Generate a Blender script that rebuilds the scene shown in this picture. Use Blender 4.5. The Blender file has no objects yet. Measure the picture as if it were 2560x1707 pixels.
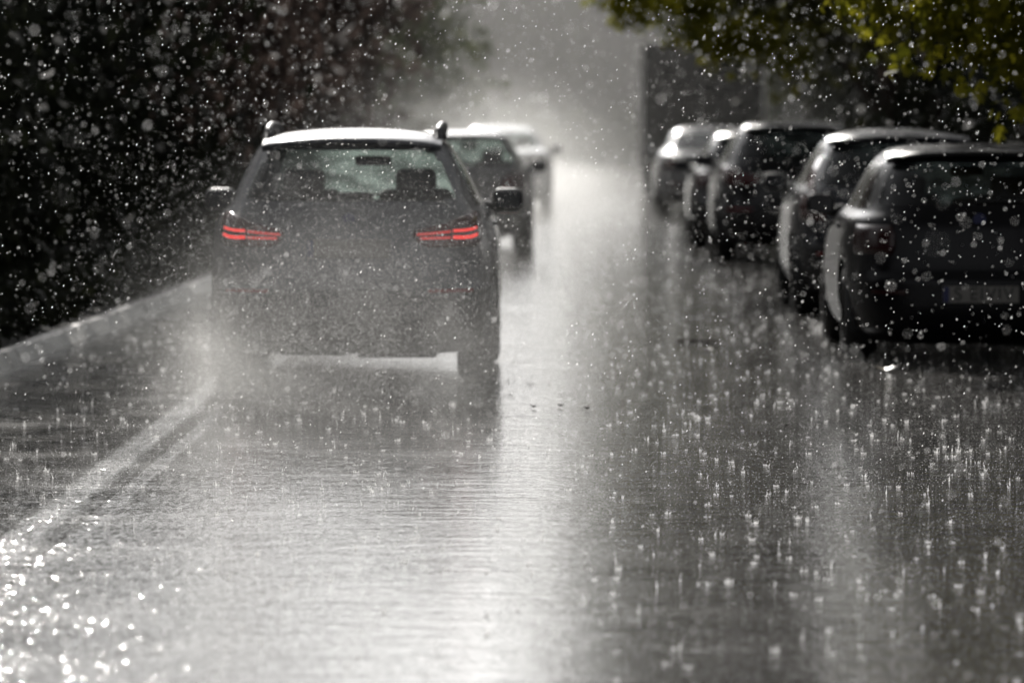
import bpy, math, random
import numpy as np
from mathutils import Vector, Matrix

R = math.radians
scene = bpy.context.scene
col = scene.collection
rng = np.random.default_rng(7)
random.seed(7)

# ------------------------------------------------------------------ helpers
def tag(o, label=None, cat=None, group=None, kind=None):
    if label: o['label'] = label
    if cat: o['category'] = cat
    if group: o['group'] = group
    if kind: o['kind'] = kind
    return o

def mesh_from(name, verts, faces, smooth=False):
    """faces: a list of tuples, or an (M,k) array"""
    me = bpy.data.meshes.new(name)
    if isinstance(faces, np.ndarray):
        v = np.ascontiguousarray(verts, dtype=np.float32)
        m, k = faces.shape
        me.vertices.add(len(v)); me.vertices.foreach_set('co', v.ravel())
        me.loops.add(m * k); me.loops.foreach_set('vertex_index', faces.astype(np.int32).ravel())
        me.polygons.add(m)
        me.polygons.foreach_set('loop_start', np.arange(0, m * k, k, dtype=np.int32))
        me.update(calc_edges=True)
    else:
        me.from_pydata([tuple(map(float, p)) for p in verts], [], faces)
        me.update()
    if smooth:
        me.polygons.foreach_set('use_smooth', [True] * len(me.polygons))
    return me

def link(name, me, mat=None, parent=None, loc=None):
    o = bpy.data.objects.new(name, me)
    col.objects.link(o)
    if mat and me is not None and len(me.materials) == 0:
        me.materials.append(mat)
    if parent: o.parent = parent
    if loc: o.location = loc
    return o

def empty(name, loc, rz=0.0):
    o = bpy.data.objects.new(name, None)
    col.objects.link(o)
    o.location = loc; o.rotation_euler = (0, 0, rz)
    o.empty_display_size = 0.2
    return o

class MB:
    def __init__(s): s.v, s.f = [], []
    def add(s, v, f):
        b = len(s.v); s.v += [tuple(p) for p in v]; s.f += [tuple(i + b for i in q) for q in f]
    def box(s, c, d, rot=None, bev=0.0):
        hx, hy, hz = d[0] / 2, d[1] / 2, d[2] / 2
        b = min(bev, hx * .95, hy * .95, hz * .95)
        if b > 0:
            # rounded box: superellipsoid-like lattice
            n = 3
            ang = [math.pi / 2 * i / n for i in range(n + 1)]
            vs, fs = [], []
            lat = [(-math.pi / 2 + math.pi * i / (2 * n), -1 if i <= n else 1) for i in range(2 * n + 1)]
            lat = [(-math.pi / 2 + math.pi / 2 * i / n, -1) for i in range(n + 1)] + [(math.pi / 2 * i / n, 1) for i in range(n + 1)]
            lon = []
            for q, (sx, sy) in enumerate(((1, 1), (-1, 1), (-1, -1), (1, -1))):
                for i in range(n + 1):
                    lon.append((math.pi / 2 * (q + i / n), sx, sy))
            for la, sz in lat:
                for lo, sx, sy in lon:
                    vs.append((sx * (hx - b) + b * math.cos(la) * math.cos(lo),
                               sy * (hy - b) + b * math.cos(la) * math.sin(lo),
                               sz * (hz - b) + b * math.sin(la)))
            L = len(lon)
            for i in range(len(lat) - 1):
                for j in range(L):
                    fs.append((i * L + j, i * L + (j + 1) % L, (i + 1) * L + (j + 1) % L, (i + 1) * L + j))
            fs.append(tuple(range(L))[::-1]); fs.append(tuple((len(lat) - 1) * L + j for j in range(L)))
        else:
            vs = [(x, y, z) for z in (-hz, hz) for y in (-hy, hy) for x in (-hx, hx)]
            fs = [(0, 2, 3, 1), (4, 5, 7, 6), (0, 1, 5, 4), (2, 6, 7, 3), (0, 4, 6, 2), (1, 3, 7, 5)]
        if rot is not None:
            vs = [tuple(rot @ Vector(p)) for p in vs]
        s.add([(p[0] + c[0], p[1] + c[1], p[2] + c[2]) for p in vs], fs)
        return s
    def tube(s, pts, rad, n=8):
        pts = [Vector(p) for p in pts]
        rad = rad if hasattr(rad, '__len__') else [rad] * len(pts)
        vs, fs = [], []
        for i, p in enumerate(pts):
            d = (pts[min(i + 1, len(pts) - 1)] - pts[max(i - 1, 0)]).normalized()
            a = d.cross(Vector((0, 0, 1)))
            if a.length < 1e-3: a = d.cross(Vector((1, 0, 0)))
            a.normalize(); b = d.cross(a)
            for j in range(n):
                t = 2 * math.pi * j / n
                vs.append(p + (a * math.cos(t) + b * math.sin(t)) * rad[i])
        for i in range(len(pts) - 1):
            for j in range(n):
                fs.append((i * n + j, i * n + (j + 1) % n, (i + 1) * n + (j + 1) % n, (i + 1) * n + j))
        fs.append(tuple(range(n))); fs.append(tuple((len(pts) - 1) * n + j for j in range(n))[::-1])
        s.add(vs, fs); return s
    def lathe_x(s, prof, c, n=40):
        """prof: list of (x, r), revolved round the x axis"""
        vs, fs = [], []
        for x, r in prof:
            for j in range(n):
                t = 2 * math.pi * j / n
                vs.append((c[0] + x, c[1] + r * math.cos(t), c[2] + r * math.sin(t)))
        for i in range(len(prof) - 1):
            for j in range(n):
                fs.append((i * n + j, i * n + (j + 1) % n, (i + 1) * n + (j + 1) % n, (i + 1) * n + j))
        s.add(vs, fs); return s
    def build(s, name, mat, parent=None, smooth=False):
        return link(name, mesh_from(name, s.v, s.f, smooth), mat, parent)

# ------------------------------------------------------------------ materials
def new_mat(name):
    m = bpy.data.materials.new(name); m.use_nodes = True
    nt = m.node_tree; nt.nodes.clear()
    out = nt.nodes.new('ShaderNodeOutputMaterial')
    return m, nt, out

def N(nt, t, **kw):
    n = nt.nodes.new(t)
    for k, v in kw.items():
        if k in n.inputs: n.inputs[k].default_value = v
        else: setattr(n, k, v)
    return n

def principled(name, base, rough=0.5, metal=0.0, coat=0.0, spec=0.5, noise=0.0, nscale=6.0, bump=0.0, bscale=80.0, emit=None, estr=0.0):
    m, nt, out = new_mat(name)
    p = N(nt, 'ShaderNodeBsdfPrincipled')
    p.inputs['Base Color'].default_value = (*base, 1)
    p.inputs['Roughness'].default_value = rough
    p.inputs['Metallic'].default_value = metal
    p.inputs['Coat Weight'].default_value = coat
    p.inputs['Coat Roughness'].default_value = 0.06; p.inputs['Coat IOR'].default_value = 1.33
    p.inputs['Specular IOR Level'].default_value = spec
    tc = N(nt, 'ShaderNodeTexCoord')
    if noise > 0:
        nz = N(nt, 'ShaderNodeTexNoise'); nz.inputs['Scale'].default_value = nscale; nz.inputs['Detail'].default_value = 5
        nt.links.new(tc.outputs['Object'], nz.inputs['Vector'])
        mx = N(nt, 'ShaderNodeMix', data_type='RGBA')
        mx.inputs[6].default_value = (*[c * (1 - noise) for c in base], 1)
        mx.inputs[7].default_value = (*[min(1, c * (1 + noise)) for c in base], 1)
        nt.links.new(nz.outputs['Fac'], mx.inputs[0]); nt.links.new(mx.outputs[2], p.inputs['Base Color'])
    if bump > 0:
        nb = N(nt, 'ShaderNodeTexNoise'); nb.inputs['Scale'].default_value = bscale; nb.inputs['Detail'].default_value = 2
        nt.links.new(tc.outputs['Object'], nb.inputs['Vector'])
        b = N(nt, 'ShaderNodeBump'); b.inputs['Strength'].default_value = bump; b.inputs['Distance'].default_value = 0.01
        nt.links.new(nb.outputs['Fac'], b.inputs['Height']); nt.links.new(b.outputs['Normal'], p.inputs['Normal'])
        nt.links.new(b.outputs['Normal'], p.inputs['Coat Normal'])
    if emit:
        p.inputs['Emission Color'].default_value = (*emit, 1); p.inputs['Emission Strength'].default_value = estr
    nt.links.new(p.outputs[0], out.inputs[0])
    return m

def paint(name, base, rough=0.28, coat=.8, spec=.25):
    return principled(name, base, rough=rough, metal=0.1, spec=spec, coat=coat, noise=0.12, nscale=3, bump=0.22, bscale=55)

def glass(name, tint, refl=1.0):
    m, nt, out = new_mat(name)
    tr = N(nt, 'ShaderNodeBsdfTransparent'); tr.inputs[0].default_value = (*tint, 1)
    gl = N(nt, 'ShaderNodeBsdfGlossy'); gl.inputs['Roughness'].default_value = 0.06
    gl.inputs[0].default_value = (refl, refl, refl, 1)
    fr = N(nt, 'ShaderNodeFresnel'); fr.inputs[0].default_value = 1.45
    tc = N(nt, 'ShaderNodeTexCoord'); nb = N(nt, 'ShaderNodeTexNoise'); nb.inputs['Scale'].default_value = 60
    nt.links.new(tc.outputs['Object'], nb.inputs['Vector'])
    b = N(nt, 'ShaderNodeBump'); b.inputs['Strength'].default_value = 0.15; b.inputs['Distance'].default_value = 0.01
    nt.links.new(nb.outputs['Fac'], b.inputs['Height']); nt.links.new(b.outputs['Normal'], gl.inputs['Normal'])
    mx = N(nt, 'ShaderNodeMixShader')
    nt.links.new(fr.outputs[0], mx.inputs[0]); nt.links.new(tr.outputs[0], mx.inputs[1]); nt.links.new(gl.outputs[0], mx.inputs[2])
    nt.links.new(mx.outputs[0], out.inputs[0])
    return m

def leaf_mat(name, dark, light, trans=0.45):
    m, nt, out = new_mat(name)
    geo = N(nt, 'ShaderNodeNewGeometry')
    mx = N(nt, 'ShaderNodeMix', data_type='RGBA')
    mx.inputs[6].default_value = (*dark, 1); mx.inputs[7].default_value = (*light, 1)
    nt.links.new(geo.outputs['Random Per Island'], mx.inputs[0])
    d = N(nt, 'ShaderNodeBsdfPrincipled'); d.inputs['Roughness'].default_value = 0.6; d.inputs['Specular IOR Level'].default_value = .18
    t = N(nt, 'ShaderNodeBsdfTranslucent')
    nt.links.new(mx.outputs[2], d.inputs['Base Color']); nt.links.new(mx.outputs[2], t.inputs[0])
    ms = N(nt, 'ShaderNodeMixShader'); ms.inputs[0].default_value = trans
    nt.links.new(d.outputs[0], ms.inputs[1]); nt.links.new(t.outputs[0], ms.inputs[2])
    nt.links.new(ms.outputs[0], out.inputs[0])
    return m

def water_mat(name, c=0.95, gloss=0.08):
    m, nt, out = new_mat(name)
    t = N(nt, 'ShaderNodeBsdfTranslucent'); t.inputs[0].default_value = (c, c, c, 1)
    g = N(nt, 'ShaderNodeBsdfGlossy'); g.inputs['Roughness'].default_value = 0.35
    d = N(nt, 'ShaderNodeBsdfDiffuse'); d.inputs[0].default_value = (c, c, c, 1)
    m1 = N(nt, 'ShaderNodeMixShader'); m1.inputs[0].default_value = 0.08
    nt.links.new(t.outputs[0], m1.inputs[1]); nt.links.new(d.outputs[0], m1.inputs[2])
    m2 = N(nt, 'ShaderNodeMixShader'); m2.inputs[0].default_value = gloss
    nt.links.new(m1.outputs[0], m2.inputs[1]); nt.links.new(g.outputs[0], m2.inputs[2])
    nt.links.new(m2.outputs[0], out.inputs[0])
    return m

M = {}
M['plastic'] = principled('black_plastic', (0.018, 0.018, 0.019), 0.45, noise=0.3)
M['rubber'] = principled('tyre_rubber', (0.014, 0.014, 0.014), 0.55, noise=0.3, nscale=30)
M['rim'] = principled('rim_alloy', (0.32, 0.32, 0.33), 0.3, metal=0.9)
M['interior'] = principled('interior_fabric', (0.016, 0.016, 0.018), 0.85, noise=0.3)
M['mirror_glass'] = principled('mirror_glass', (0.03, 0.03, 0.035), 0.1)
M['chrome'] = principled('chrome', (0.6, 0.6, 0.62), 0.18, metal=1.0)
M['lens'] = principled('red_lens', (0.055, 0.004, 0.005), 0.15, coat=0.6)
M['lens_dark'] = principled('red_lens_unlit', (0.022, 0.003, 0.003), 0.2, coat=0.3)
M['lit'] = principled('lit_red', (0.5, 0.01, 0.01), 0.3, emit=(1.0, 0.05, 0.04), estr=1.05)
M['lit_dim'] = principled('lit_red_dim', (0.4, 0.01, 0.01), 0.3, emit=(1.0, 0.04, 0.035), estr=0.5)
M['reflector'] = principled('red_reflector', (0.16, 0.006, 0.008), 0.25)
M['plate'] = principled('dirty_plate', (0.17, 0.16, 0.145), 0.5, noise=0.2, nscale=14)
M['plate_grimy'] = principled('grimy_plate', (0.085, 0.08, 0.074), 0.5, noise=0.25, nscale=14)
M['plate_blue'] = principled('plate_blue', (0.008, 0.012, 0.07), 0.5)
M['ink'] = principled('plate_ink', (0.012, 0.012, 0.012), 0.5)
M['glass_clear'] = glass('glass_clear', (0.80, 0.88, 0.85))
M['glass_mid'] = glass('glass_mid', (0.64, 0.70, 0.68))
def wet_screen():
    m = glass('wet_windscreen', (0.80, 0.88, 0.85)); nt = m.node_tree
    out = [n for n in nt.nodes if n.type == 'OUTPUT_MATERIAL'][0]; old = out.inputs[0].links[0].from_socket
    t = N(nt, 'ShaderNodeBsdfTranslucent'); t.inputs[0].default_value = (.74, .86, .80, 1)
    tc = N(nt, 'ShaderNodeTexCoord'); nz = N(nt, 'ShaderNodeTexNoise'); nz.inputs['Scale'].default_value = 4; nz.inputs['Detail'].default_value = 5
    nt.links.new(tc.outputs['Object'], nz.inputs['Vector'])
    mr = N(nt, 'ShaderNodeMapRange'); mr.inputs[1].default_value = .35; mr.inputs[2].default_value = .65; mr.inputs[3].default_value = .10; mr.inputs[4].default_value = .34
    sx_ = N(nt, 'ShaderNodeSeparateXYZ'); nt.links.new(tc.outputs['Object'], sx_.inputs[0])
    mw = N(nt, 'ShaderNodeMapRange', interpolation_type='SMOOTHSTEP'); mw.inputs[1].default_value = -.36; mw.inputs[2].default_value = -.12; mw.inputs[3].default_value = .12; nt.links.new(sx_.outputs[0], mw.inputs[0])
    ml = N(nt, 'ShaderNodeMath', operation='MULTIPLY'); nt.links.new(mr.outputs[0], ml.inputs[0]); nt.links.new(mw.outputs[0], ml.inputs[1])
    nt.links.new(nz.outputs['Fac'], mr.inputs[0])
    ms = N(nt, 'ShaderNodeMixShader'); nt.links.new(ml.outputs[0], ms.inputs[0]); nt.links.new(old, ms.inputs[1]); nt.links.new(t.outputs[0], ms.inputs[2])
    nt.links.new(ms.outputs[0], out.inputs[0]); return m
M['wet_screen'] = wet_screen()
M['glass_dark'] = glass('glass_dark', (0.10, 0.11, 0.115))
M['bark'] = principled('bark', (0.055, 0.042, 0.034), 0.9, noise=0.5, nscale=9, bump=0.6, bscale=20)
M['water'] = water_mat('rain_water')
M['splash'] = water_mat('splash_water', 0.60, 0.10)

# ------------------------------------------------------------------ cars
def pchip(xs, ys):
    x = np.array(xs, float); y = np.array(ys, float)
    h = np.diff(x); d = np.diff(y) / h
    m = np.zeros(len(x)); m[0] = d[0]; m[-1] = d[-1]
    for i in range(1, len(x) - 1):
        if d[i - 1] * d[i] > 0:
            w1 = 2 * h[i] + h[i - 1]; w2 = h[i] + 2 * h[i - 1]
            m[i] = (w1 + w2) / (w1 / d[i - 1] + w2 / d[i])
    def f(q):
        q = np.clip(np.asarray(q, float), x[0], x[-1])
        i = np.clip(np.searchsorted(x, q) - 1, 0, len(x) - 2)
        t = (q - x[i]) / h[i]
        return ((2*t**3 - 3*t**2 + 1) * y[i] + (t**3 - 2*t**2 + t) * h[i] * m[i]
                + (-2*t**3 + 3*t**2) * y[i+1] + (t**3 - t**2) * h[i] * m[i+1])
    return f

SUV = dict(
    prof=[  # z, half width, rear y, front y
        (.20, .76, -2.00, 1.98), (.30, .865, -2.15, 2.12), (.45, .905, -2.21, 2.21), (.58, .912, -2.215, 2.22),
        (.66, .912, -2.18, 2.22), (.75, .910, -2.155, 2.19), (.86, .902, -2.145, 2.10), (.95, .888, -2.125, 1.86),
        (1.02, .868, -2.095, 1.42), (1.07, .842, -2.065, 1.17), (1.12, .805, -2.035, 1.02), (1.17, .778, -1.995, .90),
        (1.30, .716, -1.865, .62), (1.42, .652, -1.745, .33), (1.50, .600, -1.655, .10), (1.53, .565, -1.60, .00)],
    ze=1.53, dome=.085, nr=5.2, nf=3.6, bow=.05, wheel=.34, wb=2.67, wcy=.02,
    glass_z=(1.165, 1.475), rg=(.685, .52), sidez=(1.13, 1.465), pillars=(-.98, -.12), bumper_z=.60)
HATCH = dict(
    prof=[(.19, .74, -1.95, 1.95), (.28, .84, -2.10, 2.10), (.42, .885, -2.16, 2.18), (.55, .895, -2.165, 2.18),
        (.64, .897, -2.12, 2.15), (.74, .893, -2.09, 2.05), (.84, .880, -2.07, 1.80), (.90, .865, -2.05, 1.42),
        (.96, .835, -2.02, 1.18), (1.01, .790, -1.98, 1.03), (1.06, .760, -1.93, .92), (1.18, .700, -1.80, .60),
        (1.30, .632, -1.66, .28), (1.37, .580, -1.56, .06), (1.40, .548, -1.50, -.06)],
    ze=1.40, dome=.075, nr=5.0, nf=3.6, bow=.05, wheel=.32, wb=2.6, wcy=.02,
    glass_z=(1.05, 1.35), rg=(.67, .50), sidez=(1.02, 1.34), pillars=(-.95, -.12), bumper_z=.56)
ESTATE = dict(
    prof=[(.13, .76, -2.14, 2.10), (.24, .865, -2.27, 2.26), (.42, .908, -2.31, 2.33), (.55, .915, -2.31, 2.34),
        (.63, .917, -2.265, 2.32), (.74, .914, -2.245, 2.22), (.84, .902, -2.23, 1.95), (.92, .882, -2.215, 1.52),
        (.98, .852, -2.19, 1.28), (1.03, .800, -2.155, 1.14), (1.08, .772, -2.12, 1.03), (1.20, .722, -2.03, .72),
        (1.32, .664, -1.93, .40), (1.39, .615, -1.86, .18), (1.42, .585, -1.82, .06)],
    ze=1.42, dome=.075, nr=5.4, nf=3.6, bow=.06, wheel=.33, wb=2.75, wcy=.05,
    glass_z=(1.07, 1.375), rg=(.70, .56), sidez=(1.04, 1.36), pillars=(-1.0, -.12), bumper_z=.58)
SEDAN = dict(
    prof=[(.18, .74, -2.05, 2.10), (.28, .85, -2.25, 2.28), (.42, .895, -2.32, 2.35), (.55, .90, -2.32, 2.35),
        (.64, .902, -2.29, 2.32), (.76, .897, -2.27, 2.15), (.86, .883, -2.25, 1.80), (.95, .862, -2.22, 1.30),
        (1.00, .835, -2.15, 1.12), (1.03, .800, -1.75, 1.02), (1.08, .750, -1.52, .88), (1.20, .685, -1.24, .55),
        (1.31, .618, -1.00, .25), (1.36, .570, -.86, .06), (1.38, .545, -.78, -.05)],
    ze=1.38, dome=.07, nr=5.0, nf=3.6, bow=.05, wheel=.32, wb=2.75, wcy=.05,
    glass_z=(1.06, 1.345), rg=(.62, .50), sidez=(1.03, 1.33), pillars=(-.80, -.08), bumper_z=.56)

class Shape:
    def __init__(s, d):
        s.d = d
        P = np.array(d['prof'])
        s.w, s.yr, s.yf = (pchip(P[:, 0], P[:, k]) for k in (1, 2, 3))
        s.zb = P[0, 0]
    def rear_y(s, x, z):
        d = s.d; x = np.abs(x)
        w = s.w(z); yc = (s.yr(z) + s.yf(z)) / 2; a = yc - s.yr(z)
        u = np.minimum(x / w, .985)
        y = -a * (1 - u ** d['nr']) ** (1 / d['nr'])
        return yc + y + d['bow'] * u ** 2 * np.maximum(0, -y / a)
    def ring(s, z, sc, z2, nrc, nsd, nfr):
        d = s.d
        w = float(s.w(z)) * sc; r, f = float(s.yr(z)), float(s.yf(z))
        yc = (r + f) / 2; a = (f - r) / 2 * sc
        cr, cf = .5 ** (1 / d['nr']), .5 ** (1 / d['nf'])
        nr, nf = d['nr'], d['nf']
        X, Y, S = [], [], []
        u = np.linspace(-cr, cr, nrc, endpoint=False)
        X.append(u * w); Y.append(-a * (1 - np.abs(u) ** nr) ** (1 / nr)); S += [0] * nrc
        v = np.linspace(-cr, cf, nsd, endpoint=False)
        n_ = np.where(v < 0, nr, nf)
        xs = w * (1 - np.abs(v) ** n_) ** (1 / n_)
        X.append(xs); Y.append(v * a); S += [1] * nsd
        u = np.linspace(cf, -cf, nfr, endpoint=False)
        X.append(u * w); Y.append(a * (1 - np.abs(u) ** nf) ** (1 / nf)); S += [2] * nfr
        v = np.linspace(cf, -cr, nsd, endpoint=False)
        n_ = np.where(v < 0, nr, nf)
        X.append(-w * (1 - np.abs(v) ** n_) ** (1 / n_)); Y.append(v * a); S += [3] * nsd
        X = np.concatenate(X); Y = np.concatenate(Y)
        Yb = Y + d['bow'] * (X / w) ** 2 * np.maximum(0, -Y / a)
        # roof line falls a little towards the back
        zz = z2 - (0.030 * np.maximum(0, -Y / a * sc) ** 2 * min(1, (1 - sc) * 20) if sc < .999 else 0.0)
        return np.stack([X, Yb + yc, np.broadcast_to(zz, X.shape)], 1), np.array(S)

def rounded_in(u, v, r=.25):
    """inside a unit square with rounded corners, u and v in -1..1"""
    a, b = np.maximum(np.abs(u) - (1 - r), 0), np.maximum(np.abs(v) - (1 - r), 0)
    return (np.abs(u) <= 1) & (np.abs(v) <= 1) & (a * a + b * b <= r * r)

def build_car(name, label, spec, loc, rz, body_mat, glass_mat, lamps, group=None, detail=1.0, cat='car', plate=None,
              rails=False, clad=True, front_glass='wet_screen', badge=None, antenna=False):
    S = Shape(spec)
    root = empty(name, loc, rz)
    tag(root, label, cat, group)
    nrc, nsd, nfr = int(56 * detail), int(96 * detail), int(36 * detail)
    zs = np.concatenate([np.linspace(S.zb, spec['ze'], int(76 * detail))])
    rings, seg = [], None
    for z in zs:
        r, seg = S.ring(z, 1.0, z, nrc, nsd, nfr); rings.append(r)
    nz = len(zs)
    for t in (.985, .95, .89, .80, .66, .48, .26, .06):
        r, seg = S.ring(spec['ze'], t, spec['ze'] + .035 * (1 - t ** 14) + (spec['dome'] - .035) * (1 - t ** 2.2), nrc, nsd, nfr); rings.append(r)
    V = np.concatenate(rings); L = len(seg); nR = len(rings)
    I = np.arange(nR - 1)[:, None] * L; J = np.arange(L)[None, :]; Jn = (J + 1) % L
    F = np.stack([I + J, I + Jn, I + L + Jn, I + L + J], 2).reshape(-1, 4)
    C = V[F].mean(1); sg = np.tile(seg, nR - 1); rowi = np.repeat(np.arange(nR - 1), L)
    x, y, z = C.T; ax = np.abs(x)
    t = np.zeros(len(F), int)      # 0 body 1 rear glass 2 windscreen 3 side glass 4 bumper 5 cladding 9 hole
    zt = spec['ze'] + .03
    wr = spec['wheel']; ya = (spec['wcy'] - spec['wb'] / 2, spec['wcy'] + spec['wb'] / 2)
    side = (sg == 1) | (sg == 3)
    # bumper and cladding
    t[(y < -1.5) & (z < spec['bumper_z']) & ((sg == 0) | (y < ya[0] - wr - .06))] = 4
    if clad:
        t[side & (z < .36) & (t == 0)] = 5
        for yw in ya:
            t[side & ((y - yw) ** 2 + (z - wr) ** 2 < (wr + .085) ** 2)] = 5
    for yw in ya:
        t[side & ((y - yw) ** 2 + (z - wr) ** 2 < (wr + .035) ** 2)] = 9
    # rear glass
    z0, z1 = spec['glass_z']; f = np.clip((z - z0) / (z1 - z0), 0, 1)
    hw = spec['rg'][0] + (spec['rg'][1] - spec['rg'][0]) * f
    mid = (S.yr(np.clip(z, None, spec['ze'])) + S.yf(np.clip(z, None, spec['ze']))) / 2
    t[(y < mid) & rounded_in(ax / hw, (z - (z0 + z1) / 2) / ((z1 - z0) / 2), .2) & ((sg == 0) | (ax < hw))
      & (np.abs(y - S.rear_y(x, np.clip(z, None, spec['ze']))) < .05)] = 1
    # windscreen
    wz = np.clip(z, None, spec['ze'])
    t[(sg == 2) & (z > z0 - .04) & (z < z1 + .03) & (ax < S.w(wz) * .80)] = 2
    # side glass
    s0, s1 = spec['sidez']
    dz = np.clip((z - s0) / (s1 - s0), 0, 1)
    yl0, yl1 = S.yr(wz) + .42 - .06 * dz, S.yf(wz) - .24
    ok = side & (z > s0) & (z < s1) & (y > yl0) & (y < yl1)
    for p in spec['pillars']: ok &= np.abs(y - p) > .045
    t[ok] = 3
    def sub(mask, nm, mat, parent=root, extra=None, smooth=True):
        ff = F[mask]
        if len(ff) == 0: return None
        u, inv = np.unique(ff, return_inverse=True)
        return link(nm, mesh_from(nm, V[u], inv.reshape(-1, 4), smooth), mat, parent)
    body = sub(t == 0, 'body', body_mat)
    # roof cap and floor close the shell
    mb = MB(); mb.add(V[-L:], [tuple(range(L))]); mb.build('roof_panel', body_mat, body)
    fl = MB(); fl.add(V[:L], [tuple(range(L))[::-1]]); fl.build('underbody', M['plastic'], root)
    sub(t == 4, 'rear_bumper', M['plastic'] if clad else body_mat)
    sub(t == 5, 'wheel_arch_cladding', M['plastic'])
    sub(t == 1, 'rear_window', glass_mat)
    sub(t == 2, 'windscreen', M[front_glass])
    edges = [-9] + list(spec['pillars']) + [9]
    for sd in (1, 3):
        for k in range(3):
            sub((t == 3) & (sg == sd) & (y > edges[k]) & (y < edges[k + 1]), 'side_window', glass_mat)
    # a patch that follows the tailgate: rows of (z, x_inner, x_outer)
    def patch(mbd, rows, sgn, off, n=10):
        vs = []; fs = []
        for zz, xi, xo in rows:
            for k in range(n + 1):
                xx = xi + (xo - xi) * k / n
                vs.append((sgn * xx, float(S.rear_y(xx, zz)) - off, zz))
        m = len(rows)
        for i in range(m - 1):
            for k in range(n):
                q = (i * (n + 1) + k, i * (n + 1) + k + 1, (i + 1) * (n + 1) + k + 1, (i + 1) * (n + 1) + k)
                fs.append(q if sgn > 0 else q[::-1])
        # skirt back into the body
        b = len(vs)
        loop = [k for k in range(n + 1)] + [i * (n + 1) + n for i in range(1, m)] + [(m - 1) * (n + 1) + k for k in range(n - 1, -1, -1)] + [i * (n + 1) for i in range(m - 2, 0, -1)]
        for q in loop: p = vs[q]; vs.append((p[0], p[1] + off + .012, p[2]))
        for i in range(len(loop)):
            j = (i + 1) % len(loop)
            q = (loop[i], b + i, b + j, loop[j]); fs.append(q if sgn > 0 else q[::-1])
        mbd.add(vs, fs)
    for sgn in (-1, 1):
        lm = MB(); patch(lm, lamps['lens'], sgn, .012); lens = lm.build('tail_light', M['lens_dark' if lamps is LAMP_ESTATE else 'lens'], root, True)
        for bar in lamps.get('bars', ()):
            lit, pts, th = bar
            rows_lo = []
            bm_ = MB(); n = len(pts)
            vs, fs = [], []
            for px_, pz_ in pts:
                for q in (-th / 2, th / 2):
                    vs.append((sgn * px_, float(S.rear_y(px_, pz_ + q)) - .020, pz_ + q))
            for i in range(n - 1):
                q = (2*i, 2*i+2, 2*i+3, 2*i+1); fs.append(q if sgn > 0 else q[::-1])
            bm_.add(vs, fs); bm_.build('light_bar', M[lit], lens)
    for rr in lamps.get('reflectors', ()):
        for sgn in (-1, 1):
            lm = MB(); patch(lm, rr, sgn, .01, 6); lm.build('reflector', M['lens_dark' if lamps is LAMP_ESTATE else 'reflector'], root)
    # number plate
    if plate:
        pz, ptxt = plate['z'], plate.get('text')
        py = float(S.rear_y(0, pz)) - .024
        pb = MB().box((0, py, pz), (.52, .012, .115), bev=.004); pl = pb.build('number_plate', M['plate' if ptxt else 'plate_grimy'], root)
        MB().box((-.238, py - .0065, pz), (.04, .004, .105)).build('plate_band', M['plate_blue'], pl)
        if ptxt:
            cu = bpy.data.curves.new('plate_text', 'FONT'); cu.body = ptxt; cu.size = .125; cu.align_x = 'CENTER'; cu.align_y = 'CENTER'
            cu.extrude = .0015; cu.space_character = 1.12
            tmp = bpy.data.objects.new('plate_text', cu)
            me = bpy.data.meshes.new_from_object(tmp); bpy.data.objects.remove(tmp)
            o = link('plate_lettering', me, M['ink'], pl); me.materials.clear(); me.materials.append(M['ink'])
            o.rotation_euler = (math.pi / 2, 0, 0); o.location = (.02, py - .0095, pz)
    if badge:
        bz = badge; by = float(S.rear_y(0, bz)) - .004
        b1 = MB(); vs = []; n = 28
        b1.v = [(.042 * math.cos(2*math.pi*i/n), by - .008, bz + .042 * math.sin(2*math.pi*i/n)) for i in range(n)] + \
               [(.042 * math.cos(2*math.pi*i/n), by + .01, bz + .042 * math.sin(2*math.pi*i/n)) for i in range(n)]
        b1.f = [tuple(range(n))[::-1]] + [(i, (i + 1) % n, n + (i + 1) % n, n + i) for i in range(n)]
        b1.build('badge', M['plate_blue'], root)
    ub = MB().box((.30, -1.78, spec['prof'][0][0] - .005), (.50, .30, .05), bev=.02)
    ub.tube([(.45, -1.9, spec['prof'][0][0] + .0), (.52, -2.06, spec['prof'][0][0] + .02)], .032, 8); ub.build('exhaust', M['plastic'], root, True)
    ax_ = MB().tube([(-.62, ya[0], wr - .07), (-.2, ya[0] + .05, wr - .08), (.2, ya[0] + .05, wr - .08), (.62, ya[0], wr - .07)], .05, 8)
    ax_.box((-.25, -1.2, spec['prof'][0][0] - .01), (.42, .7, .04), bev=.015); ax_.build('rear_axle', M['plastic'], root, True)
    # tailgate handle strip and wiper
    hz = spec['glass_z'][0]
    pts = [(xx, float(S.rear_y(xx, hz + .03)) - .012, hz + .028 + .02 * (xx + .2)) for xx in np.linspace(-.02, .42, 6)]
    MB().tube(pts, .007, 6).build('rear_wiper', M['plastic'], root)
    # spoiler
    if spec is not SEDAN:
        sp = MB(); vs = []; n = 24; ze = spec['ze']; w0 = spec['rg'][1] + .05
        for i in range(n + 1):
            xx = -w0 + 2 * w0 * i / n; q = (abs(xx) / w0)
            yr_ = float(S.rear_y(xx * .9, spec['glass_z'][1]))
            zt_ = ze + .035 - .03 * q ** 3
            vs += [(xx, yr_ + .22, zt_ + .012), (xx, yr_ - .03, zt_ - .012 - .012 * q ** 2), (xx, yr_ - .055, zt_ - .032 - .012 * q ** 2), (xx, yr_ + .02, zt_ - .058 - .012 * q ** 2)]
        fs = [(4*i+k, 4*i+k+1, 4*i+k+5, 4*i+k+4) for i in range(n) for k in range(3)]
        fs = [q[::-1] for q in fs]
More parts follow.
